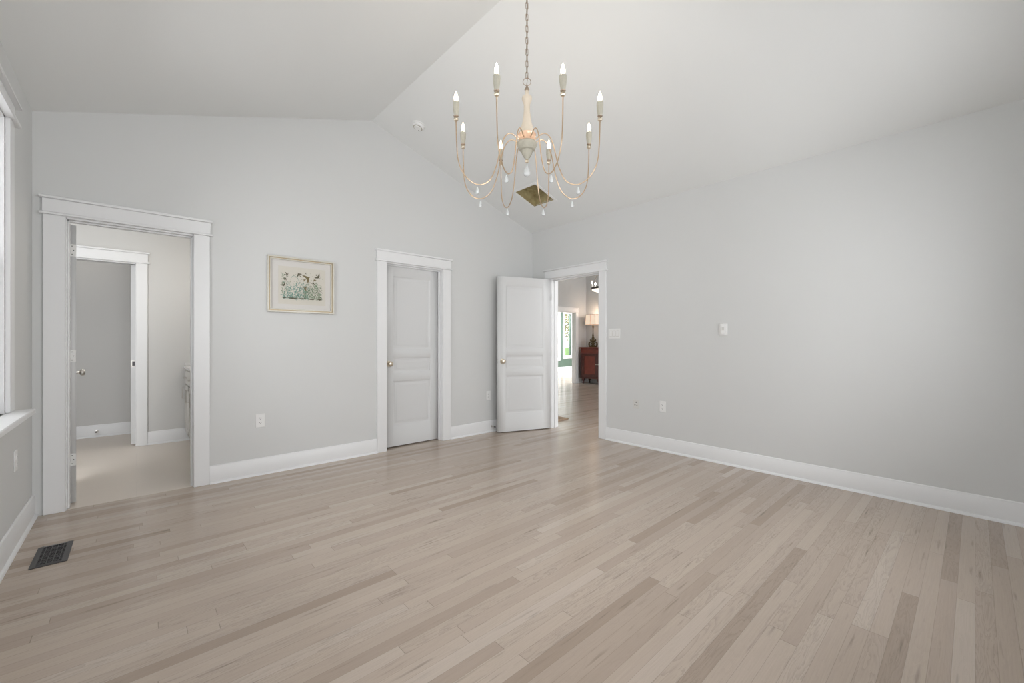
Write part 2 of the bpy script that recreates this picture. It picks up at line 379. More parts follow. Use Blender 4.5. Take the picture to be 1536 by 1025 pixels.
b = MB(); b.box(5.9, 6.0, 7.785, 11.37, 0, 3.0); b.box(14.9, 15.0, 7.66, 11.37, 0, 3.0); struct(b, 'wall_green_room_side', 'green', 'side walls of the green room', 'wall')
b = MB(); b.box(5.9, 15.0, 7.785, 11.37, 2.9, 3.0); struct(b, 'ceiling_green_room', 'ceil', 'ceiling of the green room', 'ceiling')

# ------------------------------------------------------------------ trim: casings in a local frame
# local frame: x along wall, -y into the room, wall plane y = 0
def casing_mb(x0, x1, z1, cw=0.11, th=0.02, depth=T, lip=0.02, jamb=True):
    b = MB(); e = 0.004
    b.bbox(x0 - cw, x0 + e * 0, -th, 0, 0, z1 + .008, .0025); b.bbox(x1, x1 + cw, -th, 0, 0, z1 + .008, .0025)
    b.bbox(x0 - cw - lip, x1 + cw + lip, -th - .014, 0, z1 + .008, z1 + .026, .004)      # lower bead
    b.bbox(x0 - cw - .004, x1 + cw + .004, -th - .004, 0, z1 + .026, z1 + .118, .002)     # head board
    b.bbox(x0 - cw - lip, x1 + cw + lip, -th - .02, 0, z1 + .118, z1 + .138, .004)        # cap
    if jamb:
        b.box(x0 - J, x0 + .004, -.001, depth + .001, 0, z1 + J); b.box(x1 - .004, x1 + J, -.001, depth + .001, 0, z1 + J)
        b.box(x0, x1, -.001, depth + .001, z1 - .004, z1 + J)
    return b
def stops(b, x0, x1, z1, ya, yb, s=.012):
    b.bbox(x0 + .004, x0 + .004 + s, ya, yb, 0, z1 - .004, .002); b.bbox(x1 - .004 - s, x1 - .004, ya, yb, 0, z1 - .004, .002)
    b.bbox(x0 + .004, x1 - .004, ya, yb, z1 - .004 - s, z1 - .004, .002); return b
def trim(name, b, loc, rz, label):
    o = b.build(name, 'trim', loc=loc); o.rotation_euler = (0, 0, rz); return tag(o, label, 'door trim', kind='structure')
b = casing_mb(D1[0], D1[1], D1[2], cw=.108); stops(b, *D1, .035, .075)
trim('trim_1', b, (0, YB, 0), 0, 'white casing around the bathroom doorway')
b = casing_mb(D2[0], D2[1], D2[2], cw=.11); stops(b, *D2, .045, .078)
trim('trim_2', b, (0, YB, 0), 0, 'white casing around the closed closet door')
b = casing_mb(-D3[1], -D3[0], D3[2], cw=.11); stops(b, -D3[1], -D3[0], D3[2], .042, .08)
trim('trim_3', b, (XR, 0, 0), R(-90), 'white casing around the open doorway to the hall')
b = casing_mb(-0.85, -0.005, 2.09, cw=.1, depth=.125)
trim('trim_4', b, (0, 6.42, 0), 0, 'white casing around the pocket doorway in the bathroom')
b = casing_mb(8.35, 9.34, 2.03, cw=.11, depth=.125)
trim('trim_5', b, (0, 7.66, 0), 0, 'white casing around the far opening to the green room')

# baseboards: profile (outward d, z) extruded
BP = [(0, 0), (-.028, 0), (-.027, .010), (-.020, .018), (-.014, .020), (-.014, .132), (-.010, .140), (-.010, .146), (-.004, .152), (0, .152)]
def base(name, runs, label, m='trim'):
    b = MB()
    for side, at, a, c in runs:
        sgn = {'back': 1, 'right': 1, 'left': -1, 'rear': -1}[side]
        if side in ('back', 'rear'): b.prism([(at + sgn * d, z) for d, z in BP], 'x', a, c)
        else: b.prism([(at + sgn * d, z) for d, z in BP], 'y', a, c)
    return struct(b, name, m, label, 'baseboard')
base('baseboard_back', [('back', YB, D1[1] + .108, D2[0] - .11), ('back', YB, D2[1] + .11, XR)], 'white baseboard along the back wall')
base('baseboard_right', [('right', XR, YR, D3[0] - .11), ('right', XR, D3[1] + .11, YB - .02)], 'white baseboard along the right wall')
base('baseboard_left', [('left', XL, YR, YB - .0)], 'white baseboard under the left window')
base('baseboard_rear', [('rear', YR, XL, XR)], 'white baseboard behind the viewer')
base('baseboard_bathroom', [('back', 6.42, .095, 1.08), ('back', 7.38, -1.35, 1.08)], 'white baseboards in the bathroom', 'trim')
base('baseboard_hall', [('right', 9.83, -2.1, 7.66), ('back', 7.66, 9.45, 9.83), ('back', 11.25, 6.0, 14.9)], 'white baseboards in the hall and green room')

# ------------------------------------------------------------------ doors
def panel_face(b, w, h, y, s, panels):
    """door face at y, looking along s (-1 = toward -y); panels = [(x0,x1,z0,z1)] stacked, same x range"""
    px0, px1 = panels[0][0], panels[0][1]
    def quad(x0, x1, z0, z1, yy=y): b.add([(x0, yy, z0), (x1, yy, z0), (x1, yy, z1), (x0, yy, z1)], [(0, 1, 2, 3)])
    quad(0, px0, 0, h); quad(px1, w, 0, h)
    zs = [0] + [z for p in sorted(panels, key=lambda p: p[2]) for z in (p[2], p[3])] + [h]
    for i in range(0, len(zs), 2): quad(px0, px1, zs[i], zs[i + 1])
    for (x0, x1, z0, z1) in panels:
        rings = [(0, 0), (.004, .004), (.011, .009), (.026, .009), (.046, .002), (.050, .002)]
        prev = None
        for ins, dep in rings:
            q = [(x0 + ins, y - s * dep, z0 + ins), (x1 - ins, y - s * dep, z0 + ins), (x1 - ins, y - s * dep, z1 - ins), (x0 + ins, y - s * dep, z1 - ins)]
            if prev: b.add(prev + q, [(i, (i + 1) % 4, (i + 1) % 4 + 4, i + 4) for i in range(4)])
            prev = q
        b.add(prev, [(0, 1, 2, 3)])
def slab_mb(w, h, t=.035):
    b = MB(); st = .115
    pn = [(st, w - st, .235, .735), (st, w - st, .835, .998), (st, w - st, 1.098, h - .115)]
    panel_face(b, w, h, 0, -1, pn); panel_face(b, w, h, t, 1, pn)
    b.add([(0, 0, 0), (w, 0, 0), (w, t, 0), (0, t, 0)], [(0, 1, 2, 3)]); b.add([(0, 0, h), (w, 0, h), (w, t, h), (0, t, h)], [(0, 1, 2, 3)])
    b.add([(0, 0, 0), (0, t, 0), (0, t, h), (0, 0, h)], [(0, 1, 2, 3)]); b.add([(w, 0, 0), (w, t, 0), (w, t, h), (w, 0, h)], [(0, 1, 2, 3)])
    return b
def weld(o, d=1e-5):
    import bmesh
    bm = bmesh.new(); bm.from_mesh(o.data); bmesh.ops.remove_doubles(bm, verts=bm.verts, dist=d); bmesh.ops.recalc_face_normals(bm, faces=bm.faces)
    bm.to_mesh(o.data); bm.free()
    return o
def knob(parent, x, z, y, s, m, latch=True):
    pr = [(.033, 0), (.033, .004), (.030, .008), (.012, .011), (.011, .030), (.016, .034), (.026, .040), (.029, .048), (.028, .058), (.022, .064), (.012, .066), (.001, .066)]
    b = MB(); b.lathe([(r, s * h) for r, h in pr], 24, (x, y, z), 'y'); k = b.build('door_knob', m, parent); return k
def hinge_leaf(parent, zc_, edge_x, y0, y1, facing, m='hinge'):
    """hinge plate on the slab's hinge edge, with three screws"""
    b = MB(); r = .009; h = .045; e = edge_x - .0015 * facing
    b.bbox(min(edge_x, e), max(edge_x, e) + .0001, y0, y1, zc_ - h, zc_ + h, .0005)
    b.lathe([(.0055, -h), (.0055, h)], 10, (edge_x - .003, y0 - .004, zc_))
    o = b.build('hinge', m, parent); s = MB()
    for k, dz in enumerate((-.03, 0, .03)):
        s.lathe([(.0035, -.0004), (.0035, .0012)], 8, (edge_x - .0016, y0 + (y1 - y0) * (.45 if k != 1 else .7), zc_ + dz), 'x')
    s.build('hinge_screw', 'dark', o); return o

H = 2.045
# closet door: flush with the far face of the wall
d = empty('door_2', (D2[0] + .006, YB + .080, .014), 0, label='closed white three-panel closet door with brass knob', cat='door', kind='structure')
weld(slab_mb(D2[1] - D2[0] - .012, H - .004).build('door_slab', 'door', d)); knob(d, .062, .935, 0, -1, 'brass')
# open hall door, hinged at the far jamb, swung into the bedroom
ang = math.atan2(4.187 - 3.928, 3.508 - 4.243)
d = empty('door_3', (4.243, 3.934, .012), ang, label='open white three-panel door standing in front of the back wall', cat='door', kind='structure')
# local +x runs from hinge to free edge; the camera side is local +y
weld(slab_mb(.778, H).build('door_slab', 'door', d)); knob(d, .778 - .062, .928, .035, 1, 'brass'); knob(d, .778 - .062, .928, 0, -1, 'brass')
b = MB(); b.bbox(.7778, .7795, .006, .029, .90, .956, .0005); lp = b.build('latch_plate', 'nickel', d)
b = MB(); b.lathe([(.003, 0), (.003, .0012)], 8, (.7792, .0175, .908), 'x'); b.lathe([(.003, 0), (.003, .0012)], 8, (.7792, .0175, .948), 'x'); b.build('latch_screw', 'dark', lp)
for z in (.25, 1.02, 1.80):
    b = MB(); b.lathe([(.006, -.045), (.006, .045)], 10, (-.004, .036, z)); b.bbox(-.001, 0.0, .006, .035, z - .045, z + .045, .0003); b.build('hinge', 'hinge', d)
# bathroom door: opened inward past ninety degrees, seen on its hinge edge
d = empty('door_1', (-.3315, Y1 + .010, .012), R(95.5), label='white bathroom door seen edge-on with three hinges', cat='door', kind='structure')
# local +x from hinge edge into the bathroom; local -y is the side facing the vanity (world +x)
weld(slab_mb(.69, H).build('door_slab', 'door', d))
knob(d, .63, .925, 0, -1, 'nickel'); knob(d, .63, .925, .035, 1, 'nickel')
for z in (.318, 1.08, 1.86):
    b = MB(); b.bbox(-.0022, 0, .001, .034, z - .045, z + .045, .0008); b.lathe([(.006, -.045), (.006, .045)], 10, (-.005, .036, z))
    h = b.build('hinge', 'hinge', d); s = MB()
    for k, dz in enumerate((-.030, 0, .030)): s.lathe([(.0032, -.0016), (.0032, -.0001)], 8, (-.002, .013 if k == 1 else .021, z + dz), 'x')
    s.build('hinge_screw', 'dark', h)
# pocket door, mostly slid away
d = empty('door_4', (-.05, 6.465, .02), 0, label='white pocket door slid almost fully into its wall', cat='door', kind='structure')
b = MB(); b.bbox(0, .75, 0, .035, 0, 2.06, .002); 
o = b.build('door_slab', 'door', d)
b = MB(); b.bbox(.003, .047, -.0015, .001, .885, .965, .0005); pl = b.build('flush_pull', 'nickel', d)
b = MB(); b.bbox(.013, .037, -.0022, -.0014, .900, .950, .0003); b.build('pull_recess', 'vent', pl)

# ------------------------------------------------------------------ windows
def window(name, loc, rz, x0, x1, z0, z1, label):
    """local: x along wall, -y into the room, wall face y=0, opening x0..x1, z0..z1"""
    w = empty(name, loc, rz, label=label, cat='window', kind='structure'); cw = .105
    b = MB()
    b.bbox(x0 - cw, x0, -.02, 0, z0 - .0, z1 + .004, .0025); b.bbox(x1, x1 + cw, -.02, 0, z0, z1 + .004, .0025)
    b.bbox(x0 - cw - .045, x1 + cw + .045, -.040, 0, z1 - .012, z1 + .008, .003); b.bbox(x0 - cw, x1 + cw, -.022, 0, z1 + .008, z1 + .088, .002)
    b.bbox(x0 - cw - .03, x1 + cw + .03, -.045, 0, z1 + .088, z1 + .106, .004)
    b.build('window_casing', 'trim', w)
    b = MB(); b.bbox(x0 - cw - .035, x1 + cw + .035, -.095, 0, z0 - .03, z0, .005); b.box(x0, x1, -.001, .1, z0 - .03, z0)
    b.build('window_sill', 'trim', w)
    b = MB(); b.box(x0, x0 + .02, 0, T, z0, z1); b.box(x1 - .02, x1, 0, T, z0, z1); b.box(x0, x1, 0, T, z1 - .02, z1)
    for a, c in ((x0 + .02, x0 + .032), (x1 - .032, x1 - .02)): b.box(a, c, .03, .042, z0, z1 - .02)
    b.build('window_jamb', 'trim', w)
    zm = (z0 + z1) / 2
    for (a, c, y) in ((zm - .02, z1 - .02, .075), (z0, zm + .02, .045)):
        s = MB(); f = .045
        s.bbox(x0 + .02, x0 + .02 + f, y, y + .03, a, c, .003); s.bbox(x1 - .02 - f, x1 - .02, y, y + .03, a, c, .003)
        s.bbox(x0 + .02 + f, x1 - .02 - f, y, y + .03, a, a + f, .003); s.bbox(x0 + .02 + f, x1 - .02 - f, y, y + .03, c - f, c, .003)
        so = s.build('window_sash', 'trim', w)
        g = MB(); g.box(x0 + .02 + f - .004, x1 - .02 - f + .004, y + .013, y + .017, a + f - .004, c - f + .004); g.build('window_pane', 'glass', so)
    return w
window('window_1', (XL, 0, 0), R(90), 2.38, 3.515, 0.81, 2.43, 'tall white sash window cut by the left edge of the view')
window('window_2', (XL, 0, 0), R(90), 0.45, 1.65, 0.81, 2.43, 'second white sash window in the left wall, out of view')
window('window_3', (0, YR, 0), R(180), -1.25, 0.15, 0.75, 2.44, 'white sash window behind the viewer, left')
window('window_4', (0, YR, 0), R(180), -3.55, -2.15, 0.75, 2.44, 'white sash window behind the viewer, right')
# green room windows: simple fixed lights with wide casings
for n, (x0, x1, z0, z1), lb in ((5, GW[0], 'white framed window at the left of the green wall'), (6, GW[1], 'narrow white framed window with garden view in the green wall'), (7, GW[2], 'wide green room window hidden from view')):
    w = empty('window_%d' % n, (0, 11.25, 0), 0, label=lb, cat='window', kind='structure'); b = MB(); c = .13
    b.bbox(x0 - c, x0, -.02, 0, z0 - c, z1 + c, .002); b.bbox(x1, x1 + c, -.02, 0, z0 - c, z1 + c, .002)
    b.bbox(x0, x1, -.02, 0, z0 - c, z0, .002); b.bbox(x0, x1, -.02, 0, z1, z1 + c, .002); b.build('window_casing', 'trim', w)
    b = MB(); b.box(x0, x1, .05, .054, z0, z1); b.build('window_pane', 'glass', w)

# ------------------------------------------------------------------ wall plates
def plate_mb(w_, h_, t=.006): return MB().bbox(-w_ / 2, w_ / 2, -t, 0, -h_ / 2, h_ / 2, .0025)
def outlet(loc, rz, label, m='plate', gfci=False):
    e = empty('wall_outlet', loc, rz, label=label, cat='outlet', group='electrical outlets low on the walls')
    plate_mb(.075, .12).build('cover_plate', m, e)
    for dz in (.02, -.02):
        b = MB(); b.prism([(.015 * math.cos(t) , dz + max(-.0135, min(.0135, .017 * math.sin(t)))) for t in [2 * math.pi * i / 20 for i in range(20)]], 'y', -.0085, -.0055)
        r = b.build('receptacle', m, e)
        s = MB(); s.box(-.0075, -.005, -.0089, -.0083, dz - .001, dz + .008); s.box(.005, .0075, -.0089, -.0083, dz - .001, dz + .006)
        s.lathe([(.0027, -.0089), (.0027, -.0083)], 10, (0, 0, dz - .007), 'y'); s.build('slot', 'dark', r)
    return e
outlet((.828, YB, .487), 0, 'white outlet on the back wall between bathroom doorway and closet door')
outlet((3.457, YB, .483), 0, 'white outlet between the closet door and the open hall door')
outlet((XR, 2.285, .487), R(-90), 'white outlet low on the long right wall, facing the room')
outlet((XL, 3.765, .50), R(90), 'outlet under the window on the left wall')
# painted jack plate
e = empty('jack_plate', (XR, 2.612, .478), R(-90), label='small wall-coloured jack plate with dark holes, left of the right wall outlet', cat='wall plate')
plate_mb(.072, .105, .004).build('cover_plate', 'plate_painted', e)
for x, z, r in ((.003, .022, .004), (-.012, -.010, .0035), (.014, -.016, .0035)):
    MB().lathe([(r + .003, -.0055), (r, -.0065), (.001, -.0065)], 14, (x, 0, z), 'y').build('jack', 'dark', e)
# triple switch beside the hall doorway
e = empty('light_switch', (XR, 2.905, 1.297), R(-90), label='wide white three-gang switch plate beside the hall doorway', cat='switch')
plate_mb(.165, .118).build('cover_plate', 'plate', e)
for x in (-.046, 0, .046):
    MB().box(x - .0185, x + .0185, -.0068, -.005, -.035, .035).build('rocker_gap_shade', 'greywood', e)  # grey backing painted as the shaded groove around each rocker
    r = MB().bbox(x - .0165, x + .0165, -.010, -.005, -.033, .033, .0015).build('rocker', 'plate', e)
# thermostat-like wall control
e = empty('wall_remote_holder', (XR, 1.648, 1.318), R(-90), label='small white fan control in a holder, alone on the right wall', cat='wall control')
plate_mb(.078, .118, .008).build('cover_plate', 'plate', e)
b = MB(); b.bbox(-.022, .022, -.02, -.008, -.046, .046, .004).build('remote', 'plate', e)
b = MB(); b.bbox(-.011, .011, -.0208, -.0196, -.005, .028, .0003).build('button_panel', 'plate_painted', e)

# ------------------------------------------------------------------ door stops
e = empty('door_stop', (3.50, YB - .014, .075), 0, label='small spring door stop on the baseboard behind the open door', cat='door stop')
MB().lathe([(.011, 0), (.011, -.005), (.004, -.006)], 14, (0, 0, 0), 'y').build('base', 'nickel', e)
b = MB(); b.tube([(.0055 * math.cos(t * .9), -.006 - t * .0010, .0055 * math.sin(t * .9)) for t in range(0, 60)], .0013, 5).build('spring', 'nickel', e)
MB().lathe([(.007, -.064), (.009, -.068), (.009, -.080), (.006, -.083)], 12, (0, 0, 0), 'y').build('rubber_tip', 'dark', e)
e = empty('door_stop', (-.372, 7.366, .075), 0, label='tiny door stop on the baseboard beyond the pocket doorway', cat='door stop')
MB().lathe([(.018, 0), (.018, -.006), (.008, -.008), (.008, -.05), (.013, -.052), (.013, -.064), (.010, -.066)], 14, (0, 0, 0), 'y').build('base', 'nickel', e)
MB().lathe([(.009, -.066), (.009, -.070), (.004, -.071)], 12, (0, 0, 0), 'y').build('rubber_tip', 'dark', e)

# ------------------------------------------------------------------ floor register
e = empty('floor_vent', (-.352, 3.475, 0), 0, label='dark bronze floor register beside the left baseboard', cat='floor vent')
b = MB(); W2, L2 = .071, .155; i1, i2 = .047, .131
for x0, x1, y0, y1 in ((-W2, -i1, -L2, L2), (i1, W2, -L2, L2)): b.prism([(x0 if x0 < 0 else x0, .001), (x0 if x0 < 0 else x0, .003 if x0 < 0 else .006), (x1, .006 if x0 < 0 else .003), (x1, .001)], 'y', y0, y1)
for y0, y1 in ((-L2, -i2), (i2, L2)): b.prism([(y0, .001), (y0, .003 if y0 < 0 else .006), (y1, .006 if y0 < 0 else .003), (y1, .001)], 'x', -i1, i1)
b.build('rim', 'vent', e)
MB().box(-i1, i1, -i2, i2, .0005, .0015).build('recess', 'black', e)  # flat black sheet standing for the unlit duct below the grille
b = MB()
for k in range(4): x = -i1 + (k + .5) * 2 * i1 / 4; b.box(x - .0015, x + .0015, -i2, i2, .0015, .005)
for r in range(4):
    for k in range(12):
        y = -i2 + (k + .5 + (.5 if r % 2 else 0)) * 2 * i2 / 12.5
        if k % 3 != 2 or r % 2: b.box(-i1 + r * 2 * i1 / 4, -i1 + (r + 1) * 2 * i1 / 4, y - .0035, y + .0035, .0015, .0045)
b.build('grille', 'vent', e)

# ------------------------------------------------------------------ ceiling fittings
sa = math.atan(SL)
e = empty('smoke_detector', (2.187, 3.883, zc(2.187)), (0, sa, 0), label='round white smoke detector on the sloped ceiling left of the chandelier', cat='smoke detector')
MB().lathe([(.070, 0), (.070, -.008), (.064, -.012)], 32).build('base', 'plate', e)
b = MB().lathe([(.058, -.010), (.056, -.030), (.046, -.036)], 32); b.lathe([(.040, -.036), (.036, -.044), (.018, -.046), (.001, -.046)], 32); b.build('cover', 'plate', e)
MB().lathe([(.048, -.0355), (.046, -.0375), (.040, -.0375)], 32).build('sensor_ring', 'greywood', e)
MB().lathe([(.004, -.0465), (.004, -.045)], 10, (.02, .012, 0)).build('test_button', 'dark', e)

e = empty('ceiling_vent', ((VX0 + VX1) / 2, (VY0 + VY1) / 2, zc((VX0 + VX1) / 2)), (0, sa, 0), label='square uncovered ceiling opening with brown inside and white rim', cat='ceiling vent')
hx = (VX1 - VX0) / 2 / math.cos(sa); hy = (VY1 - VY0) / 2; fw = .032
b = MB()
b.bbox(-hx - fw, hx + fw, -hy - fw, -hy, -.006, 0, .002); b.bbox(-hx - fw, hx + fw, hy, hy + fw, -.006, 0, .002)
b.bbox(-hx - fw, -hx, -hy, hy, -.006, 0, .002); b.bbox(hx, hx + fw, -hy, hy, -.006, 0, .002); b.build('rim', 'plate', e)
b = MB(); t = .008; D = .13
b.box(-hx, -hx + t, -hy, hy, 0, D); b.box(hx - t, hx, -hy, hy, 0, D); b.box(-hx + t, hx - t, -hy, -hy + t, 0, D); b.box(-hx + t, hx - t, hy - t, hy, 0, D)
b.box(-hx, hx, -hy, hy, D, D + .01); b.v = [(x - .0 - math.tan(sa) * z, y, z) for x, y, z in b.v]; b.build('lining', 'duct', e)
MB().bbox(hx - t - .005, hx - t, -hy + t, hy - t, .004, .010, .001).build('filter_ledge', 'nickel', e)

# ------------------------------------------------------------------ framed print
PX0, PX1, PZ0, PZ1 = .880, 1.468, 1.474, 1.992; pw = PX1 - PX0; ph = PZ1 - PZ0
e = empty('framed_print', ((PX0 + PX1) / 2, YB, PZ0), 0, label='framed print of birds and plants hanging on the back wall', cat='picture')
def ring(b, x0, x1, z0, z1, w_, y0, y1):
    b.bbox(x0, x1, y0, y1, z0, z0 + w_, .0015); b.bbox(x0, x1, y0, y1, z1 - w_, z1, .0015); b.bbox(x0, x0 + w_, y0, y1, z0 + w_, z1 - w_, .0015); b.bbox(x1 - w_, x1, y0, y1, z0 + w_, z1 - w_, .0015)
hw = pw / 2
b = MB(); ring(b, -hw, hw, 0, ph, .014, -.026, -.001); ring(b, -hw + .022, hw - .022, .022, ph - .022, .010, -.020, -.006); b.build('frame', 'frame', e)
b = MB(); ring(b, -hw + .012, hw - .012, .012, ph - .012, .012, -.017, -.004); b.build('frame_inlay', 'framegold', e)
MB().box(-hw + .02, hw - .02, -.008, -.003, .02, ph - .02).build('mount_board', 'mount', e)
px0, px1 = -hw + .155 * pw, -hw + .865 * pw; pz0, pz1 = ph * .15, ph * .83
pp = MB().box(px0, px1, -.0088, -.008, pz0, pz1).build('print_paper', 'paper', e)
rnd = random.Random(5)
ix0, ix1 = -hw + .21 * pw, -hw + .81 * pw; iz0, iz1 = ph * .25, ph * .76
def art(name, m, y, fn):
    b = MB(); fn(b, y); return b.build(name, m, pp)
def poly(b, pts, y): b.add([(x, y, z) for x, z in pts], [list(range(len(pts)))])
def leaf(b, x, z, a, l, wd, y):
    c, s = math.cos(a), math.sin(a); P = [(0, 0), (.35 * l, wd / 2), (.7 * l, wd * .4), (l, 0), (.7 * l, -wd * .4), (.35 * l, -wd / 2)]
    poly(b, [(x + p * c - q * s, z + p * s + q * c) for p, q in P], y)
def U(u, v): return ix0 + u * (ix1 - ix0), iz0 + v * (iz1 - iz0)
def teal(b, y):
    for k in range(330):
        u = rnd.random() * .62; v = rnd.random() ** 1.6 * .55; x, z = U(u + .02, v + .03); leaf(b, x, z, rnd.uniform(0, 6.28), rnd.uniform(.010, .026), rnd.uniform(.003, .008), y - rnd.random() * .0002)
    for k in range(14):
        t = k / 13 * 3.1; x, z = U(.30 + .09 * math.cos(t), .66 + .16 * math.sin(t)); leaf(b, x, z, t + 1.57, .014, .003, y)
def green(b, y):
    for k in range(420):
        u = .52 + rnd.random() * .46; v = rnd.random() ** 1.3 * .62 * (.6 + .4 * abs(math.sin(u * 17))); x, z = U(u, v + .03); leaf(b, x, z, rnd.uniform(0, 6.28), rnd.uniform(.007, .02), rnd.uniform(.002, .005), y - rnd.random() * .0002)
    for k in range(40):
        u = rnd.random() * .12; v = rnd.random() * .75; x, z = U(u, v + .1); leaf(b, x, z, rnd.uniform(.8, 2.4), rnd.uniform(.01, .03), .004, y)
def olive(b, y):
    for k in range(150):
        u = rnd.random(); v = .1 + rnd.random() * .85; x, z = U(u, v * (.6 + .4 * abs(math.cos(u * 9)))); leaf(b, x, z, rnd.uniform(0, 6.28), rnd.uniform(.006, .018), .003, y)
def ground(b, y):
    for u0, u1 in ((.0, .09), (.1, .36), (.38, .58), (.60, .8), (.86, 1.0)):
        x0, z0 = U(u0, .03); x1, z1 = U(u1, .0); xm = (x0 + x1) / 2; poly(b, [(x0, z0), (xm, z0 - .008), (x1, z1 + .004), (x1 - .003, z1 + .011), (xm, z0 + .004)], y)
def bird(b, u, v, s, a, y):
    x, z = U(u, v); c, sn = math.cos(a), math.sin(a)
    def tr(P): return [(x + s * (p * c - q * sn), z + s * (p * sn + q * c)) for p, q in P]
    poly(b, tr([(-.5, 0), (-.3, .10), (0, .14), (.35, .10), (.5, .02), (.3, -.06), (0, -.12), (-.3, -.08)]), y)
    poly(b, tr([(-.25, .05), (-.45, .50), (-.66, .95), (-.30, .76), (.10, .34), (.24, .06)]), y - .0001)
    poly(b, tr([(-.25, -.05), (-.42, -.45), (-.55, -.85), (-.22, -.66), (.10, -.30), (.22, -.05)]), y - .0001)
    poly(b, tr([(-.45, .04), (-.95, .16), (-.85, 0), (-.95, -.14), (-.45, -.06)]), y - .0001)
def dark(b, y):
    for k in range(230):
        u = .35 + .65 * rnd.random(); v = rnd.random() * .5; x, z = U(u, v); leaf(b, x, z, rnd.uniform(0, 6.28), rnd.uniform(.004, .012), .0022, y)
for n_, m_, y_, f_ in (('print_stems', 'ink_olive', -.0090, olive), ('print_water_plants', 'ink_teal', -.0093, teal), ('print_foliage', 'ink_green', -.0096, green), ('print_undergrowth', 'ink', -.0098, dark), ('print_ground', 'ink', -.0101, ground)):
    art(n_, m_, y_, f_)['kind'] = 'stuff'
for u, v, s_, a, m_ in ((.40, .90, .030, 2.2, 'ink'), (.57, .96, .014, 2.4, 'ink'), (.90, .85, .038, -.8, 'ink'), (.77, .62, .022, 1.2, 'ink'), (.12, .86, .026, .3, 'ink'), (.03, .46, .028, -1.1, 'ink'), (.08, .70, .020, .9, 'ink'),
                        (.63, .78, .050, .55, 'ink_brown'), (.56, .42, .028, 2.9, 'ink_brown'), (.80, .74, .020, 2.0, 'ink_brown')):
    b = MB(); bird(b, u, v, s_, a, -.0105); b.build('print_bird', m_, pp)

# ------------------------------------------------------------------ chandelier
CX, CY = 1.872, 1.935
ch = empty('chandelier', (CX, CY, 2.30), 0, label='eight-arm candle chandelier with gold arms and white wood centre', cat='chandelier')
def zz(h): return h - 2.30
def lat(name, prof, m, parent=ch, seg=28, flute=0): return MB().lathe([(r, zz(h)) for r, h in prof], seg, flute=flute).build(name, m, parent)
lat('canopy', [(.062, 3.556), (.062, 3.545), (.05, 3.53), (.02, 3.515), (.008, 3.50), (.006, 3.49)], 'bronze')
body = lat('centre_column', [(.011, 2.818), (.012, 2.785), (.030, 2.780), (.033, 2.768), (.029, 2.752), (.024, 2.742), (.020, 2.728), (.020, 2.69), (.024, 2.65), (.031, 2.61), (.041, 2.575), (.050, 2.548), (.054, 2.535)], 'white_wood')
lat('collar', [(.056, 2.538), (.060, 2.534), (.056, 2.528), (.056, 2.492), (.060, 2.486), (.056, 2.482)], 'goldmatt')
lat('lower_cup', [(.060, 2.484), (.064, 2.476), (.062, 2.462), (.055, 2.448), (.048, 2.436), (.036, 2.432), (.036, 2.424), (.030, 2.405), (.020, 2.388), (.011, 2.378), (.009, 2.374)], 'greywood', seg=32, flute=.025)
MB().sphere(.0125, (0, 0, zz(2.364))).build('finial', 'brass', ch)
lat('top_cap', [(.014, 2.818), (.016, 2.826), (.010, 2.838), (.005, 2.850), (.004, 2.853)], 'bronze')
cy_ = R(42)
b = MB(); b.tube([(.025 * math.cos(t) * math.cos(cy_), -.025 * math.cos(t) * math.sin(cy_), zz(2.876) + .025 * math.sin(t)) for t in [2 * math.pi * i / 28 for i in range(28)]], .0022, 8, True); b.build('hanging_ring', 'bronze', ch)
b = MB(); zt = 2.898; n = 0; L_ = .038
while zt + L_ < 3.508:
    pts = []
    for i in range(20):
        t = 2 * math.pi * i / 20; u = .0075 * math.cos(t); v = (L_ / 2 - .0075 + .004) * (1 if math.sin(t) > 0 else -1) + .0075 * math.sin(t)
        a = cy_ * -1 + (n % 2) * math.pi / 2 + .35
        pts.append((u * math.cos(a), u * math.sin(a), zz(zt) + L_ / 2 + v))
    b.tube(pts, .0019, 6, True); zt += L_ - .0005; n += 1
b.build('chain', 'bronze', ch)
b = MB(); b.tube([(.004 * math.sin(i * .9), .004 * math.cos(i * .9), zz(2.86 + i * .0165)) for i in range(39)], .0014, 6).build('cord', 'bronze', ch)
b = MB(); b.tube([(0, 0, zz(2.352)), (0, 0, zz(2.338))], .001, 5); b.lathe([(.001, zz(2.342)), (.006, zz(2.336)), (.011, zz(2.322)), (.019, zz(2.302)), (.022, zz(2.287)), (.019, zz(2.273)), (.010, zz(2.265)), (.001, zz(2.263))], 16)
b.build('crystal_drop', 'crystal', ch)
# arm curve control points (radius, height), smoothed by Catmull-Rom
CP = [(.050, 2.493), (.070, 2.502), (.098, 2.520), (.128, 2.518), (.155, 2.490), (.176, 2.440), (.192, 2.375), (.212, 2.295), (.250, 2.210), (.300, 2.172), (.348, 2.168), (.400, 2.195), (.440, 2.250), (.458, 2.310), (.464, 2.380), (.467, 2.450), (.469, 2.525)]
def cr(P, n=6):
    out = []
    for i in range(len(P) - 1):
        p0 = P[max(i - 1, 0)]; p1 = P[i]; p2 = P[i + 1]; p3 = P[min(i + 2, len(P) - 1)]
        for k in range(n):
            t = k / n; out.append(tuple(.5 * ((2 * p1[j]) + (-p0[j] + p2[j]) * t + (2 * p0[j] - 5 * p1[j] + 4 * p2[j] - p3[j]) * t * t + (-p0[j] + 3 * p1[j] - 3 * p2[j] + p3[j]) * t ** 3) for j in range(2)))
    out.append(P[-1]); return out
prof = cr(CP)
base_a = math.atan2(-math.cos(R(42)), -math.sin(R(42))) + R(22.5)    # first arm 22.5 degrees off the direction to the viewer
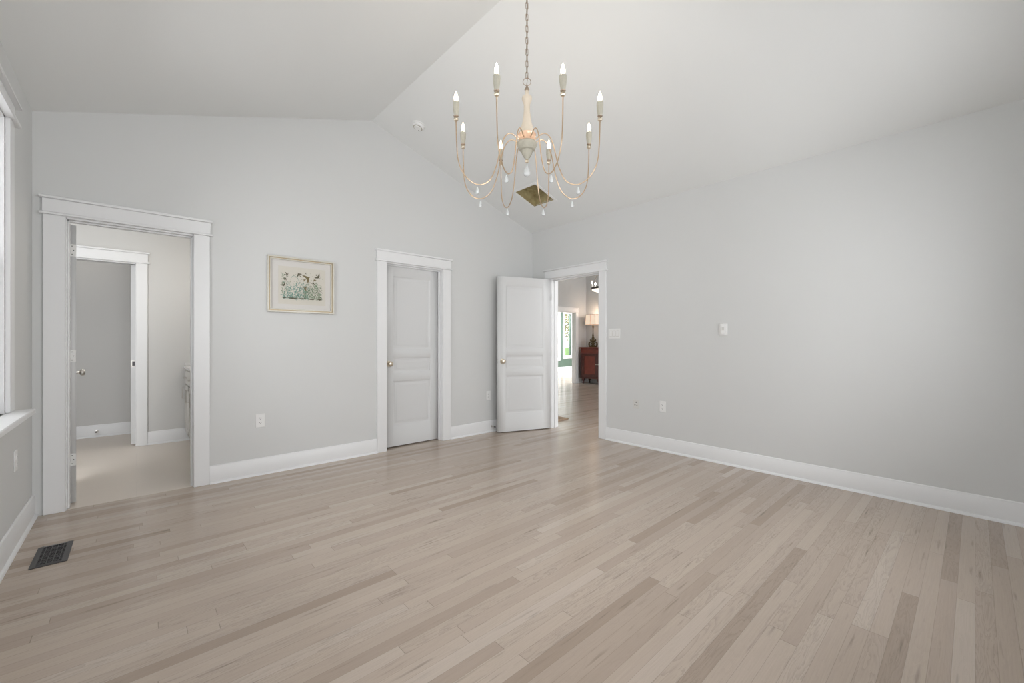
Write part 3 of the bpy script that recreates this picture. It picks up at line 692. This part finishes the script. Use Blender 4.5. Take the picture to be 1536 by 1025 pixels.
arm_me = MB().tube([(r, 0, zz(h)) for r, h in prof], .0036, 8)
protos = None
def rz_obj(o, a): o.rotation_euler = (0, 0, a)
arm0 = arm_me.build('arm', 'gold', ch)
sub = []
sub.append(MB().sphere(.0145, (.469, 0, zz(2.540))).build('ball_joint', 'brass', arm0))
sub.append(MB().lathe([(.010, zz(2.552)), (.015, zz(2.556)), (.016, zz(2.559)), (.012, zz(2.562))], 18, (.469, 0, 0)).build('candle_cup', 'bronze', arm0))
sub.append(MB().lathe([(.012, zz(2.560)), (.0145, zz(2.575)), (.018, zz(2.600)), (.0195, zz(2.625)), (.019, zz(2.640)), (.012, zz(2.643))], 20, (.469, 0, 0), flute=.05).build('candle_sleeve', 'greywood', arm0))
sub.append(MB().lathe([(.006, zz(2.643)), (.010, zz(2.650)), (.0125, zz(2.662)), (.0115, zz(2.676)), (.007, zz(2.692)), (.003, zz(2.704)), (.0005, zz(2.710))], 16, (.469, 0, 0)).build('bulb', 'bulb', arm0))
bd = MB().tube([(.335, 0, zz(2.168)), (.335, 0, zz(2.150))], .0008, 5)
bd.lathe([(.0008, zz(2.153)), (.003, zz(2.148)), (.006, zz(2.138)), (.010, zz(2.126)), (.0115, zz(2.117)), (.009, zz(2.109)), (.004, zz(2.106)), (.0005, zz(2.1055))], 14, (.335, 0, 0)); sub.append(bd.build('crystal_drop', 'crystal', arm0))
for k in range(1, 8):
    a = arm0.copy(); COL.objects.link(a); a.parent = ch; a.rotation_euler = (0, 0, base_a + k * math.pi / 4)
    for s_ in sub: c = s_.copy(); COL.objects.link(c); c.parent = a
arm0.rotation_euler = (0, 0, base_a)
for k in range(8):
    a = base_a + k * math.pi / 4; l = bpy.data.lights.new('candle_bulb_light', 'POINT'); l.energy = 0.4; l.color = (1.0, .84, .66); l.shadow_soft_size = .012
    o = bpy.data.objects.new('candle_bulb_light', l); COL.objects.link(o); o.location = (CX + .469 * math.cos(a), CY + .469 * math.sin(a), 2.73)

# ------------------------------------------------------------------ bathroom vanity
VXF = .456; VYB = 6.415; VYA = 4.90
e = empty('vanity_cabinet', (VXF, VYB, 0), 0, label='white bathroom vanity just visible behind the right doorway casing', cat='vanity cabinet')
# local: x = depth (0 front .. .58 wall), y negative toward the viewer
LY = VYA - VYB
b = MB(); b.bbox(.0, .60, LY, -.002, .10, .872, .003); b.box(.06, .60, LY + .03, -.03, 0, .10); b.build('body', 'vanity', e)
b = MB(); b.bbox(-.035, .615, LY - .02, 0, .872, .905, .008); b.bbox(.595, .615, LY, -.001, .905, 1.0, .003); b.bbox(-.02, .595, -.02, -.001, .905, .945, .004); b.build('countertop', 'countertop', e)
yy = -.035; n = 0
while yy - .44 > LY:
    dr = MB().bbox(-.018, -.001, yy - .44, yy, .695, .855, .003).build('drawer', 'vanity', e)
    MB().tube([(-.019, yy - .16, .775), (-.045, yy - .16, .775), (-.045, yy - .28, .775), (-.019, yy - .28, .775)], .005, 8).build('handle', 'nickel', dr)
    b = MB().bbox(-.012, -.001, yy - .44, yy, .125, .68, .003); fw_ = .055
    for q in ((yy - .44, yy, .125, .125 + fw_), (yy - .44, yy, .68 - fw_, .68), (yy - .44, yy - .44 + fw_, .125, .68), (yy - fw_, yy, .125, .68)): b.bbox(-.020, -.011, q[0], q[1], q[2], q[3], .002)
    dd = b.build('cabinet_door', 'vanity', e)
    MB().tube([(-.020, yy - .03, .655), (-.048, yy - .03, .655), (-.048, yy - .03, .515), (-.020, yy - .03, .515)], .0055, 8).build('handle', 'nickel', dd)
    yy -= .46
# bathroom light over the vanity (real fixture, out of view)
e = empty('vanity_light', (1.08, 5.6, 2.05), 0, label='bar light above the vanity, hidden behind the wall', cat='wall light')
MB().bbox(-.03, 0, -.3, .3, -.03, .03, .004).build('bar', 'nickel', e)
for dy in (-.2, 0, .2): MB().sphere(.045, (-.075, dy, 0)).build('globe', 'bulb', e)
area('vanity_lamp_light', (.93, 5.6, 2.05), (0, R(65), 0), .1, .6, 3.9, (1, .97, .93))
area('bathroom_ceiling_light', (-.3, 5.4, 2.72), (0, 0, 0), .35, .35, 4, (1, .98, .95))
area('water_closet_fill', (-.5, 6.95, 2.72), (0, 0, 0), .25, .25, 2.5, (1, .97, .93))  # added fill lamp to lift the small room behind the pocket doorway

# ------------------------------------------------------------------ hall: buffet cabinet, lamp, ceiling fixture, mat
BX, BYc = 9.42, 6.95
e = empty('buffet_cabinet', (BX, BYc, 0), R(-90), label='dark red mahogany cabinet with turned feet under the table lamp', cat='cabinet')
# local: x along the front (left = far end), y 0 front .. .38 back
hwid = .62; b = MB(); b.bbox(-hwid + .04, hwid - .04, .02, .38, .165, .87, .004); b.build('body', 'mahogany', e)
b = MB(); b.bbox(-hwid, hwid, -.02, .395, 1.005, 1.035, .006); b.bbox(-hwid + .02, hwid - .02, 0, .39, .975, 1.005, .01); b.bbox(-hwid + .03, hwid - .03, .005, .385, .87, .975, .004)
b.bbox(-hwid + .015, hwid - .015, -.002, .39, .862, .878, .004); b.build('cornice', 'mahogany', e)
b = MB(); b.bbox(-hwid + .02, hwid - .02, 0, .39, .150, .19, .008); b.build('plinth', 'mahogany_dark', e)
for sx in (-1, 1):
    MB().lathe([(.024, .19), (.020, .21), (.026, .24), (.021, .28), (.023, .80), (.028, .84), (.024, .86)], 16, (sx * (hwid - .055), .012, 0)).build('corner_column', 'mahogany_dark', e)
for sx in (-1, 1):
    x0, x1 = (-hwid + .09, -.005) if sx < 0 else (.005, hwid - .09)
    b = MB().bbox(x0, x1, .004, .022, .20, .855, .003)
    dd = b.build('cabinet_door', 'mahogany', e)
    b = MB(); ring(b, x0, x1, .20, .855, .06, -.006, .006); ring(b, x0 + .065, x1 - .065, .265, .79, .012, -.004, .006); b.build('door_frame', 'mahogany_dark', dd)
    MB().sphere(.014, ((x1 - .03) if sx < 0 else (x0 + .03), -.018, .56), 12).build('knob', 'brass', dd)
for sx, yy_ in ((-1, .05), (1, .05), (-1, .34), (1, .34), (0, .05)):
    MB().lathe([(.012, 0), (.020, .006), (.026, .03), (.018, .055), (.030, .085), (.040, .115), (.036, .135), (.040, .152)], 18, (sx * (hwid - .09), yy_, 0)).build('foot', 'mahogany_dark', e)

e = empty('table_lamp', (9.60, 7.235, 1.036), R(-90), label='lit lamp with cream shade and ornate bronze base on the mahogany cabinet', cat='table lamp')
b = MB(); b.lathe([(.115, 0), (.125, .012), (.105, .03), (.06, .05), (.035, .075), (.05, .10), (.035, .13), (.045, .16), (.07, .185), (.045, .215), (.03, .24), (.038, .275), (.022, .31), (.030, .33), (.018, .36)], 24)
for k in range(6):      # scrolls
    a = k * math.pi / 3; ca, sa_ = math.cos(a), math.sin(a)
    pts = []; rad = []
    for i in range(22):
        t = i / 21; q = t * 5.2; rr_ = .075 - .045 * t; pts.append((( .085 + rr_ * math.sin(q) * .7) * ca, (.085 + rr_ * math.sin(q) * .7) * sa_, .095 + rr_ * -math.cos(q))); rad.append(.018 - .009 * t)
    b.tube(pts, rad, 8)
    pts = [((.04 + .045 * math.sin(q)) * ca, (.04 + .045 * math.sin(q)) * sa_, .205 - .042 * math.cos(q)) for q in [i / 15 * 4.6 for i in range(16)]]
    b.tube(pts, [.014 - .006 * i / 15 for i in range(16)], 8)
b.build('base', 'lampbase', e)
MB().lathe([(.018, .355), (.022, .37), (.013, .40), (.012, .50), (.014, .56), (.026, .575), (.030, .59), (.016, .61), (.012, .66), (.008, .70)], 18).build('stem', 'lampbase', e)
# square bell shade
b = MB(); sh = []
for (h, s1) in ((.645, .178), (.68, .172), (.90, .158), (.93, .157)):
    sh.append([(s1, s1 * .75, h), (-s1, s1 * .75, h), (-s1, -s1 * .75, h), (s1, -s1 * .75, h)])
vs = [p for q in sh for p in q]; fs = [(j * 4 + i, j * 4 + (i + 1) % 4, j * 4 + 4 + (i + 1) % 4, j * 4 + 4 + i) for j in range(3) for i in range(4)]
b.add(vs, fs); so = b.build('lamp_shade', 'shade', e)
b = MB()
for s1, h in ((.180, .645), (.159, .93)): b.tube([(s1, s1 * .75, h), (-s1, s1 * .75, h), (-s1, -s1 * .75, h), (s1, -s1 * .75, h)], .005, 6, True)
for sx, sy in ((1, 1), (-1, 1), (-1, -1), (1, -1)): b.tube([(sx * .178, sy * .134, .645), (sx * .157, sy * .118, .93)], .004, 6)
b.tube([(0, -.178 * .75 - .002, .645), (0, -.157 * .75 - .002, .93)], .004, 6)
b.build('shade_binding', 'shadetrim', so)
l = bpy.data.lights.new('table_lamp_light', 'POINT'); l.energy = 3.5; l.color = (1, .76, .56); l.shadow_soft_size = .04
o = bpy.data.objects.new('table_lamp_light', l); COL.objects.link(o); o.location = (9.60, 7.235, 2.0)

# hall ceiling fixture: ring of candles over a shallow glass bowl
FX, FY, FZ = 8.50, 6.096, 2.50
e = empty('ring_chandelier', (FX, FY, FZ), 0, label='small iron ring light with candle bulbs seen through the hall doorway', cat='ceiling light')
b = MB(); Rr = .29
b.lathe([(Rr, -.02), (Rr + .008, -.02), (Rr + .008, .03), (Rr, .03), (Rr - .006, .03), (Rr - .006, -.02)], 40)
b.build('iron_ring', 'iron', e)
MB().lathe([(Rr - .01, -.018), (Rr - .03, -.05), (.16, -.08), (.05, -.095), (.001, -.097)], 36).build('glass_bowl', mat('lit_glass_bowl', (.9, .88, .84), .2, emis=(1, .92, .82), estr=1.0), e)
for k in range(6):
    a = k * math.pi / 3 + .35; p = ((Rr - .01) * math.cos(a), (Rr - .01) * math.sin(a))
    c = MB().lathe([(.022, .02), (.024, .03), (.014, .034), (.013, .115), (.010, .118)], 14, (p[0], p[1], 0)).build('candle_sleeve', 'plate', e)
    MB().lathe([(.008, .118), (.017, .135), (.019, .15), (.012, .175), (.001, .192)], 12, (p[0], p[1], 0)).build('bulb', 'bulb', c)
b = MB()
for k in range(3):
    a = k * 2 * math.pi / 3 + .1; b.tube([((Rr) * math.cos(a), (Rr) * math.sin(a), .02), (.02 * math.cos(a), .02 * math.sin(a), .62)], .005, 6)
b.tube([(0, 0, .6), (0, 0, 4.1 - FZ - .02)], .007, 8); b.lathe([(.06, 4.1 - FZ - .001), (.06, 4.1 - FZ - .02), (.01, 4.1 - FZ - .03)], 20); b.build('hanger', 'iron', e)
l = bpy.data.lights.new('ring_chandelier_light', 'POINT'); l.energy = 9; l.color = (1, .9, .78); l.shadow_soft_size = .15
o = bpy.data.objects.new('ring_chandelier_light', l); COL.objects.link(o); o.location = (FX, FY, FZ + .3)

b = MB(); b.bbox(-.35, .35, -.25, .25, 0, .018, .004)
o = b.build('floor_mat', 'mat', loc=(4.60, 4.44, 0)); tag(o, 'tan mat on the hall floor, peeking past the door jamb', 'mat')

# ------------------------------------------------------------------ garden outside
b = MB(); b.box(-40, 80, 11.6, 90, -.5, -.3)
tag(b.build('lawn', 'lawn'), 'green lawn outside the far window', 'lawn', kind='structure')
rt = random.Random(3)
for i, (x, y, s) in enumerate(((18.6, 16.6, 1.0), (23.3, 18.2, 1.2), (24.5, 23.5, 1.3))):
    e = empty('tree', (x, y, -.3), 0, label=['nearest autumn tree beyond the far window', 'middle autumn tree beyond the far window', 'furthest autumn tree beyond the far window'][i], cat='tree', group='trees outside the far window')
    b = MB(); b.tube([(0, 0, 0), (.05, .02, 1.2 * s), (0, .1, 2.6 * s), (.1, 0, 4.2 * s)], [.14 * s, .11 * s, .08 * s, .03 * s], 10)
    for k in range(14):
        a = rt.uniform(0, 6.28); h0 = rt.uniform(1.2, 3.2) * s; l_ = rt.uniform(.8, 1.6) * s
        b.tube([(0, 0, h0), (l_ * .5 * math.cos(a), l_ * .5 * math.sin(a), h0 + .4 * s), (l_ * math.cos(a), l_ * math.sin(a), h0 + rt.uniform(.6, 1.2) * s)], [.04 * s, .025 * s, .01 * s], 6)
    b.build('trunk', 'bark', e)
    b = MB()
    for k in range(1600):
        a = rt.uniform(0, 6.28); rr_ = 1.7 * s * rt.random() ** .5; h = (1.5 + 3.4 * rt.random()) * s; q = Vector((rr_ * math.cos(a), rr_ * math.sin(a), h)); sz = rt.uniform(.05, .10)
        u = Vector((rt.uniform(-1, 1), rt.uniform(-1, 1), rt.uniform(-1, 1))).normalized(); v = u.cross(Vector((rt.uniform(-1, 1), .3, .7))).normalized()
        b.add([q - u * sz, q - v * sz * .5, q + u * sz, q + v * sz * .5], [(0, 1, 2, 3)])
    b.build('foliage', 'leaf', e)
